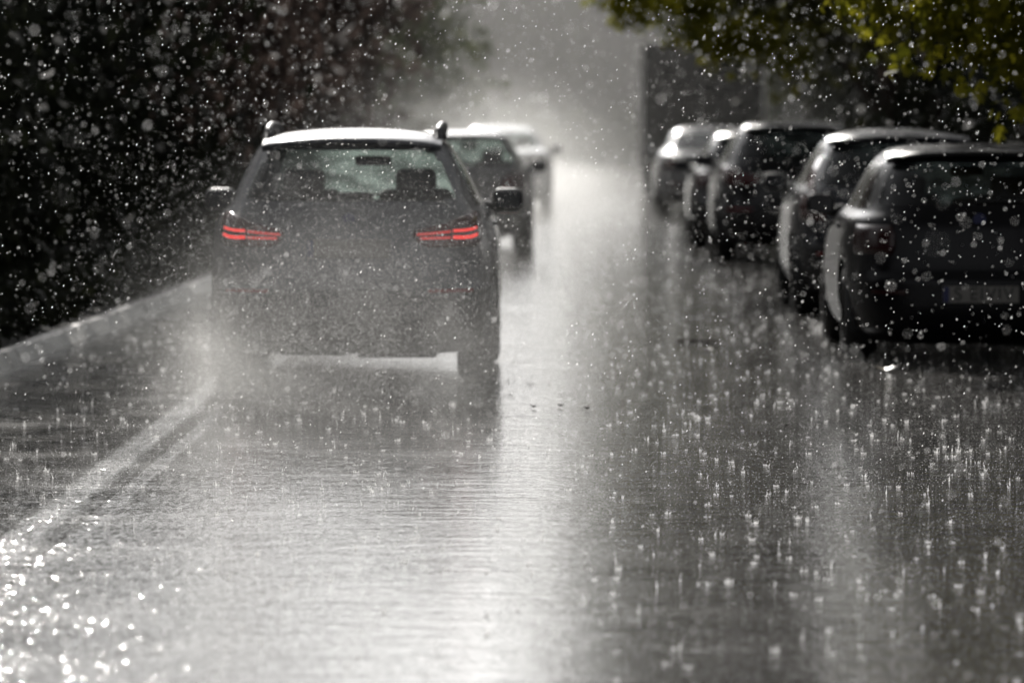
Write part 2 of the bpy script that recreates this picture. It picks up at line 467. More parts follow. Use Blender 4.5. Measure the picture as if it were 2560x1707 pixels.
        sp.add(vs, fs); sp.build('roof_spoiler', body_mat, root, True)
    # wheels
    for sgn in (-1, 1):
        for yw in ya:
            wx = sgn * (float(S.w(.45)) - .135)
            wroot = MB(); hw_ = .115
            prof = [(-hw_, wr * .64), (-hw_ * 1.02, wr * .85), (-hw_ * .85, wr * .97), (-hw_ * .5, wr), (hw_ * .5, wr), (hw_ * .85, wr * .97), (hw_ * 1.02, wr * .85), (hw_, wr * .64)]
            wroot.lathe_x(prof, (wx, yw, wr), 40)
            w_o = wroot.build('wheel', M['rubber'], root, True)
            rb = MB(); e = sgn * (hw_ - .02)
            rb.lathe_x([(e, wr * .66), (e - sgn * .03, wr * .6), (e - sgn * .06, wr * .1), (e - sgn * .06, .001)], (wx, yw, wr), 30)
            for k in range(5):
                a = 2 * math.pi * k / 5 + .3
                rot = Matrix.Rotation(a, 3, 'X')
                c = rot @ Vector((0, 0, wr * .36))
                rb.box((wx + e - sgn * .015, yw + c.y, wr + c.z), (.03, .05, wr * .56), rot)
            rb.build('rim', M['rim'], w_o)
            # wheel housing
            hb = MB(); n = 22; r2 = wr + .05; vs = []; fs = []
            for k in range(n + 1):
                a = -.35 + (math.pi + .7) * k / n
                for xx in (sgn * (float(S.w(.45)) - .03), sgn * .52):
                    vs.append((xx, yw + r2 * math.cos(a), max(.12, wr + r2 * math.sin(a))))
            for k in range(n): fs.append((2*k, 2*k+1, 2*k+3, 2*k+2))
            fs.append(tuple(2*k+1 for k in range(n + 1)))
            hb.add(vs, fs); hb.build('wheel_housing', M['plastic'], root)
    # door mirrors
    for sgn in (-1, 1):
        my = float(S.yf(s0)) - .42; mx_ = sgn * (float(S.w(s0)) + .155); mz = s0 + .0
        m1 = MB().box((mx_, my, mz), (.215, .13, .155), bev=.055)
        mo = m1.build('door_mirror', M['plastic'] if clad else body_mat, root, True)
        MB().box((mx_, my - .068, mz), (.17, .006, .115), bev=.003).build('mirror_glass', M['mirror_glass'], mo)
        MB().tube([(mx_ - sgn * .06, my + .01, mz - .055), (sgn * (float(S.w(s0 - .03)) - .04), my + .03, s0 - .045)], [.035, .05], 8).build('mirror_arm', M['plastic'], mo)
    # door handles
    for sgn in (-1, 1):
        for hy in (-.72, .35):
            hzz = s0 - .13
            MB().box((sgn * (float(S.w(hzz)) + .012), hy, hzz), (.03, .19, .03), bev=.012).build('door_handle', body_mat, root, True)
    if rails:
        for sgn in (-1, 1):
            rb = MB(); zr = spec['ze'] + .055
            pts = [(sgn * .545, -1.34, zr - .065), (sgn * .545, -1.30, zr - .005), (sgn * .548, -1.18, zr + .03), (sgn * .555, -.7, zr + .05), (sgn * .555, -.1, zr + .045), (sgn * .545, .16, zr + .005), (sgn * .54, .2, zr - .05)]
            rb.tube(pts, [.030, .034, .026, .024, .024, .026, .02], 10); rb.build('roof_rail', M['plastic'], root, True)
    if antenna:
        MB().box((0, spec['prof'][-1][2] + .35, spec['ze'] + spec['dome'] - .01), (.05, .16, .07), bev=.02).build('roof_aerial', body_mat, root, True)
    # cabin
    rz0 = s0 - .02
    for sx in (-.37, .37):
        sb = MB().box((sx, -.10, rz0 - .20), (.50, .16, .62), Matrix.Rotation(.2, 3, 'X'), bev=.07).build('front_seat', M['interior'], root, True)
        MB().box((sx, -.20, rz0 + .15), (.27, .10, .17), bev=.045).build('headrest', M['interior'], sb, True)
    bs = MB().box((0, -1.08, rz0 - .28), (1.25, .18, .60), Matrix.Rotation(.25, 3, 'X'), bev=.07).build('rear_seat', M['interior'], root, True)
    for sx in (-.42, 0, .42):
        MB().box((sx, -1.19, rz0 + .05), (.25, .09, .13 if sx else .09), bev=.04).build('headrest', M['interior'], bs, True)
    MB().box((0, float(S.yf(s0)) - .62, rz0 - .06), (1.36, .5, .10), bev=.045).build('dashboard', M['interior'], root, True)
    MB().box((.08, float(S.yf(s1)) - .22, s1 - .07), (.24, .04, .065), bev=.02).build('rear_view_mirror', M['interior'], root, True)
    return root

LAMP_SUV = dict(lens=[(.872, .50, .80), (.90, .43, .825), (.95, .40, .832), (.985, .42, .832), (1.02, .60, .828), (1.06, .70, .815), (1.09, .76, .800)],
    bars=[('lit', [(.655, .974), (.72, .976), (.77, .982), (.80, .992)], .014),
          ('lit_dim', [(.43, .952), (.50, .957), (.56, .962), (.64, .970)], .010),
          ('lit', [(.655, .934), (.72, .932), (.77, .936), (.805, .950)], .018),
          ('lit_dim', [(.45, .928), (.52, .929), (.58, .930), (.64, .932)], .011)],
    reflectors=[[(.588, .50, .78), (.612, .50, .78)]])
LAMP_HATCH = dict(lens=[(.76, .52, .80), (.80, .50, .82), (.86, .50, .82), (.92, .56, .80), (.96, .62, .78)], reflectors=[[(.50, .5, .7), (.52, .5, .7)]])
LAMP_ESTATE = dict(lens=[(.74, .60, .84), (.80, .58, .85), (.88, .58, .845), (.94, .60, .82)], reflectors=[[(.47, .5, .74), (.495, .5, .74)]])
LAMP_TALL = dict(lens=[(.80, .64, .835), (.90, .66, .845), (1.0, .70, .82), (1.08, .72, .78), (1.2, .70, .735), (1.34, .635, .668)], reflectors=[[(.52, .5, .72), (.545, .5, .72)]])

# the moving cars in the left lane
build_car('driving_car', 'dark grey SUV with two lit red tail lights, roof rails and spray behind its wheels', dict(SUV, prof=[(a, b * 1.018, c_, d_) for a, b, c_, d_ in SUV['prof']]), (-1.36, 37.8, 0), R(-.1),
          paint('paint_graphite', (0.075, 0.078, 0.088)), M['glass_mid'], LAMP_SUV, 'cars driving away in the rain', rails=True,
          plate=dict(z=.865), badge=1.045)
build_car('driving_car', 'grey hatchback in the mist with one wing mirror showing, driving ahead of the SUV', HATCH, (-1.29, 71.2, 0), R(-.2),
          paint('paint_slate', (0.11, 0.11, 0.115)), M['glass_mid'], LAMP_HATCH, 'cars driving away in the rain', detail=.7, plate=dict(z=.80))
build_car('driving_car', 'pale saloon with a bright wet roof, farthest of the driving cars, half lost in haze', SEDAN, (-1.12, 99, 0), 0,
          paint('paint_pale_silver', (0.34, 0.345, 0.355)), M['glass_mid'], LAMP_HATCH, 'cars driving away in the rain', detail=.6, clad=False)
# the parked row on the right
build_car('parked_car', 'black estate car parked nearest on the right with a dim number plate', ESTATE, (2.83, 41.3, 0), R(.3),
          paint('paint_black', (0.005, 0.005, 0.006), coat=.35, spec=.1), M['glass_dark'], LAMP_ESTATE, 'cars parked along the right side', plate=dict(z=.47, text='S EIVIV'), badge=.98, clad=False)
build_car('parked_car', 'dark SUV with pale wet roof and tall red lamp, parked just beyond the black estate', dict(SUV, glass_z=(1.10, 1.44), rg=(.70, .55), prof=[(a * .972, b, c_, d_) for a, b, c_, d_ in SUV['prof']], ze=1.487, sidez=(1.10, 1.42)), (2.80, 49.6, 0), R(.3),
          paint('paint_night_blue', (0.015, 0.016, 0.021)), M['glass_dark'], LAMP_TALL, 'cars parked along the right side', detail=.8, plate=dict(z=.80))
build_car('parked_car', 'dark car parked in the middle of the row with a bright kinked pillar edge', SUV, (2.60, 66.8, 0), R(.3),
          paint('paint_charcoal', (0.014, 0.014, 0.016)), M['glass_dark'], LAMP_SUV | {'bars': []}, 'cars parked along the right side', detail=.6)
build_car('parked_car', 'dark car whose bright window pillar shows just behind the kinked-pillar car', HATCH, (2.44, 73.0, 0), R(.3),
          paint('paint_dusk_grey', (0.02, 0.02, 0.023)), M['glass_dark'], LAMP_HATCH, 'cars parked along the right side', detail=.6)
build_car('parked_car', 'pale low saloon parked at the far end of the row before the box truck', SEDAN, (2.36, 95.5, 0), R(.3),
          paint('paint_silver', (0.20, 0.20, 0.205)), M['glass_dark'], LAMP_HATCH, 'cars parked along the right side', detail=.5, clad=False)

# box truck at the far end
tr = empty('box_truck', (2.62, 112, 0))
tag(tr, 'tall dark box truck parked past the row of cars, one pale upright edge', 'truck')
m_tr = principled('truck_grey', (0.022, 0.022, 0.021), 0.6, noise=0.3, nscale=2)
m_te = principled('truck_lit_edge', (0.80, 0.78, 0.74), 0.35)  # post colour made pale to paint in the lit truck edge
MB().box((0, -.4, 1.78), (2.30, 5.6, 2.25), bev=.03).build('cargo_box', m_tr, tr)
for sx in (-1.165, 1.165):
    MB().box((sx, -3.19, 1.78), (.07, .07, 2.3), bev=.015).build('corner_post', m_te, tr)
MB().box((0, -3.19, 2.93), (2.3, .06, .06)).build('header_rail', m_tr, tr)
MB().box((0, -3.22, 1.75), (.03, .03, 2.1)).build('door_bar', m_tr, tr)
MB().box((0, -3.15, .62), (2.2, .1, .14), bev=.02).build('rear_bumper', M['plastic'], tr)
MB().box((0, 3.2, 1.25), (2.1, 1.5, 1.7), bev=.18).build('cab', m_tr, tr, True)
MB().box((0, .3, .58), (.9, 6.4, .2)).build('chassis', M['plastic'], tr)
for sx in (-.92, .92):
    MB().box((sx, -3.21, .64), (.26, .03, .10), bev=.01).build('tail_light', M['lens'], tr)
    for yy in (-1.9, 3.1):
        MB().lathe_x([(-.13, .26), (-.13, .40), (-.09, .45), (.09, .45), (.13, .40), (.13, .26)], (sx, yy, .45), 28).build('wheel', M['rubber'], tr, True)

# ------------------------------------------------------------------ road, kerbs, ground
def road_material():
    m, nt, out = new_mat('wet_asphalt')
    tc = N(nt, 'ShaderNodeTexCoord')
    p = N(nt, 'ShaderNodeBsdfPrincipled')
    p.inputs['IOR'].default_value = 1.36
    sep = N(nt, 'ShaderNodeSeparateXYZ'); nt.links.new(tc.outputs['Object'], sep.inputs[0])
    # base colour
    n1 = N(nt, 'ShaderNodeTexNoise'); n1.inputs['Scale'].default_value = 1.1; n1.inputs['Detail'].default_value = 6
    n2 = N(nt, 'ShaderNodeTexNoise'); n2.inputs['Scale'].default_value = 60; n2.inputs['Detail'].default_value = 3
    for n in (n1, n2): nt.links.new(tc.outputs['Object'], n.inputs['Vector'])
    r1 = N(nt, 'ShaderNodeMix', data_type='RGBA'); r1.inputs[6].default_value = (.062, .060, .057, 1); r1.inputs[7].default_value = (.125, .120, .112, 1)
    nt.links.new(n1.outputs['Fac'], r1.inputs[0])
    r2 = N(nt, 'ShaderNodeMix', data_type='RGBA', blend_type='MULTIPLY'); r2.inputs[0].default_value = .6
    nt.links.new(r1.outputs[2], r2.inputs[6]); nt.links.new(n2.outputs['Color'], r2.inputs[7])
    # roughness: film of water with rougher patches
    mr = N(nt, 'ShaderNodeMapRange'); mr.inputs[1].default_value = .35; mr.inputs[2].default_value = .7; mr.inputs[3].default_value = .06; mr.inputs[4].default_value = .14
    nt.links.new(n1.outputs['Fac'], mr.inputs[0]); nt.links.new(mr.outputs[0], p.inputs['Roughness'])
    # wheel wakes: bands along the road where the water is churned
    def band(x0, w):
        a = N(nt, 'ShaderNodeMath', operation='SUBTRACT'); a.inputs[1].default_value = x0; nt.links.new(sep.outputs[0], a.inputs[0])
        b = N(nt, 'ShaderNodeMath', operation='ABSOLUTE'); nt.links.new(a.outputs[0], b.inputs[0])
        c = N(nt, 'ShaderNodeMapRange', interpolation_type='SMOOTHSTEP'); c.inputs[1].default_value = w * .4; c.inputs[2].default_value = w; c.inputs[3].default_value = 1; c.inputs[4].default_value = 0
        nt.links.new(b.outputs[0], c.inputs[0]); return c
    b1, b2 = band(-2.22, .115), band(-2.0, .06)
    mxb = N(nt, 'ShaderNodeMath', operation='MAXIMUM'); nt.links.new(b1.outputs[0], mxb.inputs[0]); nt.links.new(b2.outputs[0], mxb.inputs[1])
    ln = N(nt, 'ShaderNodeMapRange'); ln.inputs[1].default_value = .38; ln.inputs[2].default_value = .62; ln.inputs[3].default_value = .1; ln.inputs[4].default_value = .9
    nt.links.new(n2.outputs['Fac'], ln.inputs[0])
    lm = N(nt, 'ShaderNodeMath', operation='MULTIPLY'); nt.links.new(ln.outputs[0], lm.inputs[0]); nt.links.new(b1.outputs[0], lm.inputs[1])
    bc = N(nt, 'ShaderNodeMix', data_type='RGBA'); bc.inputs[7].default_value = (.58, .58, .57, 1)  # pale flecks painted along the left wake to stand in for its sparkle
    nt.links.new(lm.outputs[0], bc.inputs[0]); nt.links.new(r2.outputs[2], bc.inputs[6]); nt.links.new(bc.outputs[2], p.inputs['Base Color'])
    # ripples: stretched across the road, two scales, plus drop rings
    mp = N(nt, 'ShaderNodeMapping'); mp.inputs['Scale'].default_value = (.55, 1, 1); nt.links.new(tc.outputs['Object'], mp.inputs[0])
    w1 = N(nt, 'ShaderNodeTexNoise'); w1.inputs['Scale'].default_value = 5.0; w1.inputs['Detail'].default_value = 3
    w2 = N(nt, 'ShaderNodeTexNoise'); w2.inputs['Scale'].default_value = 26; w2.inputs['Detail'].default_value = 2
    w3 = N(nt, 'ShaderNodeTexNoise'); w3.inputs['Scale'].default_value = 75; w3.inputs['Detail'].default_value = 1
    for w in (w1, w2, w3): nt.links.new(mp.outputs[0], w.inputs['Vector'])
    vo = N(nt, 'ShaderNodeTexVoronoi'); vo.inputs['Scale'].default_value = 5.5; nt.links.new(tc.outputs['Object'], vo.inputs['Vector'])
    sn = N(nt, 'ShaderNodeMath', operation='MULTIPLY'); sn.inputs[1].default_value = 60; nt.links.new(vo.outputs['Distance'], sn.inputs[0])
    si = N(nt, 'ShaderNodeMath', operation='SINE'); nt.links.new(sn.outputs[0], si.inputs[0])
    fa = N(nt, 'ShaderNodeMapRange'); fa.inputs[1].default_value = 0; fa.inputs[2].default_value = .5; fa.inputs[3].default_value = .5; fa.inputs[4].default_value = 0
    nt.links.new(vo.outputs['Distance'], fa.inputs[0])
    rg = N(nt, 'ShaderNodeMath', operation='MULTIPLY'); nt.links.new(si.outputs[0], rg.inputs[0]); nt.links.new(fa.outputs[0], rg.inputs[1])
    def mad(src, k, acc):
        n = N(nt, 'ShaderNodeMath', operation='MULTIPLY_ADD'); n.inputs[1].default_value = k
        nt.links.new(src, n.inputs[0])
        if acc is not None: nt.links.new(acc, n.inputs[2])
        else: n.inputs[2].default_value = 0
        return n.outputs[0]
    rough_l = N(nt, 'ShaderNodeMapRange', interpolation_type='SMOOTHSTEP'); rough_l.inputs[1].default_value = -1.5; rough_l.inputs[2].default_value = -.1; rough_l.inputs[3].default_value = 1; rough_l.inputs[4].default_value = 0
    nt.links.new(sep.outputs[0], rough_l.inputs[0])
    near_y = N(nt, 'ShaderNodeMapRange', interpolation_type='SMOOTHSTEP'); near_y.inputs[1].default_value = 19; near_y.inputs[2].default_value = 31; near_y.inputs[3].default_value = 1; near_y.inputs[4].default_value = .25
    nt.links.new(sep.outputs[1], near_y.inputs[0])
    patch_ = N(nt, 'ShaderNodeMapRange'); patch_.inputs[1].default_value = .42; patch_.inputs[2].default_value = .62; patch_.inputs[3].default_value = .0; patch_.inputs[4].default_value = 1
    nt.links.new(n1.outputs['Fac'], patch_.inputs[0])
    rl = N(nt, 'ShaderNodeMath', operation='MULTIPLY'); nt.links.new(rough_l.outputs[0], rl.inputs[0]); nt.links.new(near_y.outputs[0], rl.inputs[1])
    rl2 = N(nt, 'ShaderNodeMath', operation='MULTIPLY_ADD'); nt.links.new(patch_.outputs[0], rl2.inputs[0]); rl2.inputs[1].default_value = .04; nt.links.new(rl.outputs[0], rl2.inputs[2])
    ch = N(nt, 'ShaderNodeMath', operation='MULTIPLY'); w4 = N(nt, 'ShaderNodeTexNoise'); w4.inputs['Scale'].default_value = 42; w4.inputs['Detail'].default_value = 1; nt.links.new(mp.outputs[0], w4.inputs['Vector'])
    nt.links.new(rl2.outputs[0], ch.inputs[0]); nt.links.new(w4.outputs['Fac'], ch.inputs[1])
    ACC = mad(w1.outputs['Fac'], .0058, None)
    ACC = mad(ch.outputs[0], .0058, ACC)
    ACC = mad(w2.outputs['Fac'], .0021, ACC)
    ACC = mad(w3.outputs['Fac'], .0006, ACC)
    ACC = mad(rg.outputs[0], .0008, ACC)
    bw = N(nt, 'ShaderNodeMath', operation='MULTIPLY'); nt.links.new(mxb.outputs[0], bw.inputs[0]); nt.links.new(w2.outputs['Fac'], bw.inputs[1])
    ACC = mad(bw.outputs[0], .0042, ACC)
    bp = N(nt, 'ShaderNodeBump'); bp.inputs['Strength'].default_value = 1.0; bp.inputs['Distance'].default_value = 1.0
    nt.links.new(ACC, bp.inputs['Height']); nt.links.new(bp.outputs['Normal'], p.inputs['Normal'])
    nt.links.new(p.outputs[0], out.inputs[0])
    return m

def sheet(name, x0, x1, y0, y1, z, nx, ny, mat, f=None):
    xs = np.linspace(x0, x1, nx); ys = np.linspace(y0, y1, ny)
    X, Y = np.meshgrid(xs, ys)
    Z = np.full_like(X, z) if f is None else z + f(X, Y)
    V = np.stack([X, Y, Z], 2).reshape(-1, 3)
    I = (np.arange(ny - 1)[:, None] * nx + np.arange(nx - 1)[None, :]).ravel()
    F = np.stack([I, I + 1, I + nx + 1, I + nx], 1)
    return link(name, mesh_from(name, V, F, True), mat)

m_soil = principled('verge_soil', (0.016, 0.016, 0.011), 0.9, noise=.5, nscale=3, bump=.6, bscale=12)
tag(sheet('ground', -400, 400, -60, 900, -.03, 20, 40, m_soil), kind='structure')
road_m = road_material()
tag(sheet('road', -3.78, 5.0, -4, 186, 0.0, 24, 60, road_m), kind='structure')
# kerb on the left, slowly closing in on the road
def kerb_x(y): return -3.72 + (y - 37.5) * .019 if y < 56 else -3.37
m_kerb, nt, out = new_mat('worn_kerb')
tc = N(nt, 'ShaderNodeTexCoord'); p = N(nt, 'ShaderNodeBsdfPrincipled'); p.inputs['Roughness'].default_value = .4
mp = N(nt, 'ShaderNodeMapping'); mp.inputs['Scale'].default_value = (.2, 2.2, .5); nt.links.new(tc.outputs['Object'], mp.inputs[0])
nz = N(nt, 'ShaderNodeTexNoise'); nz.inputs['Scale'].default_value = 2.2; nz.inputs['Detail'].default_value = 7; nz.inputs['Roughness'].default_value = .7
nt.links.new(mp.outputs[0], nz.inputs['Vector'])
cr = N(nt, 'ShaderNodeValToRGB'); cr.color_ramp.elements[0].position = .33; cr.color_ramp.elements[0].color = (.07, .068, .06, 1)
cr.color_ramp.elements[1].position = .45; cr.color_ramp.elements[1].color = (.80, .79, .76, 1)
nt.links.new(nz.outputs['Fac'], cr.inputs[0])
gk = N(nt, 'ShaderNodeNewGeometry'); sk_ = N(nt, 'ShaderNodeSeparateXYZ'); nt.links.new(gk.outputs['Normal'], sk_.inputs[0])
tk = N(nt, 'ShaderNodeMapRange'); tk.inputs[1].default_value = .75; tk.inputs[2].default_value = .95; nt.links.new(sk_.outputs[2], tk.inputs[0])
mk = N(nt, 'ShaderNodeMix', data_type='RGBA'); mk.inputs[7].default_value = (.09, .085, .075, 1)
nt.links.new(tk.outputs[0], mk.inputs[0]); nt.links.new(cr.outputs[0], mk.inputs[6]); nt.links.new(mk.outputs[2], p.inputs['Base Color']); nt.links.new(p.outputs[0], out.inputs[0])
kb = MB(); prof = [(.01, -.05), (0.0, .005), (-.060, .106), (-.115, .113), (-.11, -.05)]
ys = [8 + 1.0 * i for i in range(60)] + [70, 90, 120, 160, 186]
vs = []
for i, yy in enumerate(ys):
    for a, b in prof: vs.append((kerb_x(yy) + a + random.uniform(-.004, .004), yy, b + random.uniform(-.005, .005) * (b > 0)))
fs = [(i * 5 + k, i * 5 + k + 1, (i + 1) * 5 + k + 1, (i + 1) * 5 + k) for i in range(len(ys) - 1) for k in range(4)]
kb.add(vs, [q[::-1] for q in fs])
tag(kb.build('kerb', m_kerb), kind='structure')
vb = MB(); vs = []
for yy in ys: vs += [(kerb_x(yy) - .108, yy, .105), (kerb_x(yy) - 1.2, yy, .20), (-14, yy, .4)]
vb.add(vs, [(i * 3 + k, i * 3 + k + 1, i * 3 + k + 4, i * 3 + k + 3) for i in range(len(ys) - 1) for k in range(2)])
vb.f = [q[::-1] for q in vb.f]
tag(vb.build('verge', m_soil), kind='structure')
pv = MB().box((6.5, 91, .02), (3.0, 190, .24)); tag(pv.build('pavement', principled('wet_paving', (.10, .097, .09), .3, noise=.4, nscale=4)), kind='structure')

# ------------------------------------------------------------------ foliage
def leaf_cloud(ell, n_clump, per, clump_r, size, rg_, shape='quad', cull=None):
    """leaves in clumps inside ellipsoids: ell = [(cx,cy,cz,rx,ry,rz), ...]"""
    ell = np.array(ell, float)
    vol = ell[:, 3] * ell[:, 4] * ell[:, 5]
    k = rg_.choice(len(ell), n_clump, p=vol / vol.sum())
    d = rg_.normal(size=(n_clump, 3)); d /= np.linalg.norm(d, axis=1)[:, None]
    r = rg_.uniform(.25, 1, n_clump) ** .45
    cc = ell[k, :3] + d * r[:, None] * ell[k, 3:]
    cr_ = clump_r * rg_.uniform(.5, 1.25, n_clump)
    pos = np.repeat(cc, per, 0) + rg_.normal(size=(n_clump * per, 3)) * np.repeat(cr_, per)[:, None] * np.array([.55, .55, .42])
    if cull is not None:
        A = np.array([1.15, 21, 0]) - np.array(cull); D = np.array([math.sin(R(3.1)), math.cos(R(3.1)), math.tan(R(4.35))]); D /= np.linalg.norm(D)
        q = pos - A; t_ = q @ D; dist = np.linalg.norm(q - t_[:, None] * D, axis=1)
        pos = pos[dist > .22 + .0135 * t_]
    n = len(pos)
    if shape == 'quad':
        T = np.array([[0, -.5, 0], [.28, -.05, .06], [0, .5, 0], [-.28, -.05, .06]]); TF = np.array([[0, 1, 2, 3]])
    else:
        a = [(-.5, .05), (-.16, -.02), (-.34, .34), (-.12, .22), (0, .62), (.12, .22), (.34, .34), (.16, -.02), (.5, .05), (.2, -.22), (.26, -.42), (0, -.3), (-.26, -.42), (-.2, -.22)]
        a = [(-.50, .10), (-.20, .02), (-.36, .42), (-.13, .28), (0, .65), (.13, .28), (.36, .42), (.20, .02), (.50, .10), (.30, -.20), (.10, -.34), (-.10, -.34), (-.30, -.20)]
        T = np.array([(0, 0, .05)] + [(p_[0], p_[1], -.06 * abs(p_[0])) for p_ in a])
        m_ = len(a); TF = np.array([[0, 1 + i, 1 + (i + 1) % m_] for i in range(m_)])
    # random orientation, leaves tend to hang
    u = rg_.normal(size=(n, 3)); u[:, 2] -= .9; u /= np.linalg.norm(u, axis=1)[:, None]
    v = rg_.normal(size=(n, 3)); v -= (v * u).sum(1)[:, None] * u; v /= np.linalg.norm(v, axis=1)[:, None]
    w = np.cross(v, u)
    s = size * rg_.uniform(.6, 1.3, n)
    V = pos[:, None, :] + s[:, None, None] * (T[None, :, 0:1] * v[:, None, :] + T[None, :, 1:2] * u[:, None, :] + T[None, :, 2:3] * w[:, None, :])
    F = (np.arange(n)[:, None, None] * len(T) + TF[None]).reshape(-1, TF.shape[1])
    return V.reshape(-1, 3), F

def tree(label, loc, ell, mat, rg_, n_clump=170, per=34, clump_r=.75, size=.2, shape='quad', trunk_r=.2, group=None, name='tree'):
    root = empty(name, loc); tag(root, label, 'tree', group)
    V, F = leaf_cloud(ell, n_clump, per, clump_r, size, rg_, shape, loc if loc[0] > 0 else None)   # sky gap cut through right-hand crowns to put a bright streak on the road
    link('crown', mesh_from('crown', V, F), mat, root)
    tb = MB(); top = max(e[2] for e in ell)
    tb.tube([(0, 0, -.1), (.03, .02, .6), (.06, -.03, top * .45), (0, .05, top * .8), (.05, 0, top)], [trunk_r * 1.5, trunk_r, trunk_r * .8, trunk_r * .5, trunk_r * .2], 10)
    for e in ell:
        for q in range(3):
            a = rg_.uniform(0, 6.28)
            en = (e[0] + .6 * e[3] * math.cos(a), e[1] + .6 * e[4] * math.sin(a), e[2] + rg_.uniform(-.3, .5) * e[5])
            z0 = top * rg_.uniform(.3, .6)
            tb.tube([(.05, 0, z0), (en[0] * .5, en[1] * .5, (z0 + en[2]) / 2 + .3), en], [trunk_r * .45, trunk_r * .3, trunk_r * .08], 6)
    tb.build('trunk', M['bark'], root, True)
    return root

L_dark = leaf_mat('leaf_dark', (.008, .010, .006), (.022, .025, .013), .2)
L_russet = leaf_mat('leaf_russet', (.045, .034, .030), (.100, .075, .065), .4)
L_green = leaf_mat('leaf_green', (.035, .045, .020), (.075, .085, .035), .4)
L_olive = leaf_mat('leaf_olive', (.020, .021, .009), (.055, .055, .018), .45)
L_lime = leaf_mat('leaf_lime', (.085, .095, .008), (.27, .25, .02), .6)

def hedge(name, label, x0, x1, y0, y1, h, mat, n, size, rg_):
    root = empty(name, ((x0 + x1) / 2, y0, 0)); tag(root, label, 'hedge')
    nc = n // 30
    ell = []
    L_ = y1 - y0
    cx = rg_.uniform(-(x1 - x0) / 2, (x1 - x0) / 2, nc); cy = rg_.uniform(0, L_, nc)
    hh = h * (.8 + .2 * np.sin(cy * .9) * np.sin(cy * .37 + 1)); cz = rg_.uniform(.1, 1, nc) * hh
    pos = np.repeat(np.stack([cx, cy, cz], 1), 30, 0) + rg_.normal(size=(nc * 30, 3)) * .3
    V, F = leaf_cloud([(0, 0, 0, 1, 1, 1)], nc, 30, .1, size, rg_)
    m_ = len(V) // 4
    V = V.reshape(m_, 4, 3); V = V - V.mean(1, keepdims=True) + pos[:m_, None, :]
    link('foliage', mesh_from('foliage', V.reshape(-1, 3), F), mat, root)
    # woody core
    cb = MB(); k = int(L_ / 1.5)
    for i in range(k):
        yy = (i + .5) * L_ / k; xx = rg_.uniform(-.3, .3)
        cb.tube([(xx, yy, -.1), (xx + .1, yy + .1, h * .4), (xx - .1, yy, h * .85)], [.06, .045, .015], 5)
    cb.build('stems', M['bark'], root)
    return root

rg2 = np.random.default_rng(21)
hedge('hedge', 'tall black-green hedge behind the worn kerb on the left', -7.0, -4.75, 22, 150, 3.2, L_dark, 60000, .24, rg2)
hedge('hedge', 'dark hedge running behind the parked cars on the right', 4.9, 6.8, 30, 150, 3.6, L_dark, 36000, .26, rg2)

def low_cover(name, label, mat, n, rg_):
    yy = rg_.uniform(24, 75, n); xx = np.array([kerb_x(q) for q in yy]) - .17 - rg_.beta(1, 1, n) * .8; zz = .13 + rg_.uniform(0, 1, n) ** 1.5 * .32
    V, F = leaf_cloud([(0, 0, 0, 1, 1, 1)], n, 1, .01, .13, rg_)
    m_ = len(V) // 4; V = V.reshape(m_, 4, 3); V = V - V.mean(1, keepdims=True) + np.stack([xx, yy, zz], 1)[:m_, None, :]
    tag(link(name, mesh_from(name, V.reshape(-1, 3), F), mat), label, 'ground cover', kind='stuff')
low_cover('ground_cover', 'dark low leaves growing up to the back of the kerb', L_dark, 9000, rg2)
leftT = [(-7.7, 36, 5.0, 3.4), (-7.5, 47, 5.2, 3.7), (-6.8, 57, 5.0, 3.6), (-6.5, 68, 4.9, 3.4), (-6.0, 80, 4.7, 3.4), (-5.6, 92, 4.4, 3.3), (-5.4, 107, 4.2, 3.3), (-5.4, 126, 4.2, 3.2), (-6.5, 148, 4.2, 3.4)]
namesL = ['black-leaved tree standing first along the left edge', 'second dark tree along the left edge, with a broad black crown', 'third dark tree on the left, its crown merging with the hedge',
          'fourth tree on the left, dark crown with a russet cast', 'russet-brown tree reaching over the left lane above the SUV', 'brownish hazy tree behind the russet tree on the left',
          'hazy tree low over the left lane beside the misty gap', 'pale hazed tree far down the left side', 'faintest tree at the far left end of the street']
for i, (x_, y_, z_, r_) in enumerate(leftT):
    ell = [(0, 0, z_, r_, r_, r_ * .9), (r_ * .35, .6, z_ - 1.6, r_ * .72, r_ * .8, r_ * .62), (-r_ * .4, -.5, z_ + 1, r_ * .7, r_ * .7, r_ * .7)]
    tree(namesL[i], (x_, y_, 0), ell, L_dark if i < 3 else L_russet if i < 6 else L_green, rg2, 260, 30, .7, .27, group='trees along the left side')
rightT = [(5.2, 51, 6.6, 4.2), (5.0, 62, 6.8, 4.5), (4.8, 75, 6.4, 4.6), (4.9, 88, 6.0, 4.6), (5.0, 103, 5.8, 4.4), (5.6, 124, 5.2, 4.2), (6.4, 148, 4.6, 3.8)]
namesR = ['dark tree behind the pale-roofed parked SUV', 'dark tree standing over the middle of the parked row', 'olive tree with yellow-green leaf edges hanging over the far parked cars',
          'olive tree leaning over the road above the box truck', 'dark tree beside the box truck, its crown over the road', 'hazy tree past the box truck on the right', 'faint tree at the far right end of the street']
for i, (x_, y_, z_, r_) in enumerate(rightT):
    ell = [(0, 0, z_, r_, r_, r_ * .8), (-r_ * .62, .4, z_ + .7, r_ * .66, r_ * .75, r_ * .55), (r_ * .05, -.5, z_ - 1.7, r_ * .8, r_ * .75, r_ * .5)]
    tree(namesR[i], (x_, y_, 0), ell, L_dark if i < 2 else L_olive if i < 5 else L_green, rg2, 430, 30, .7, .24, group='trees along the right side')
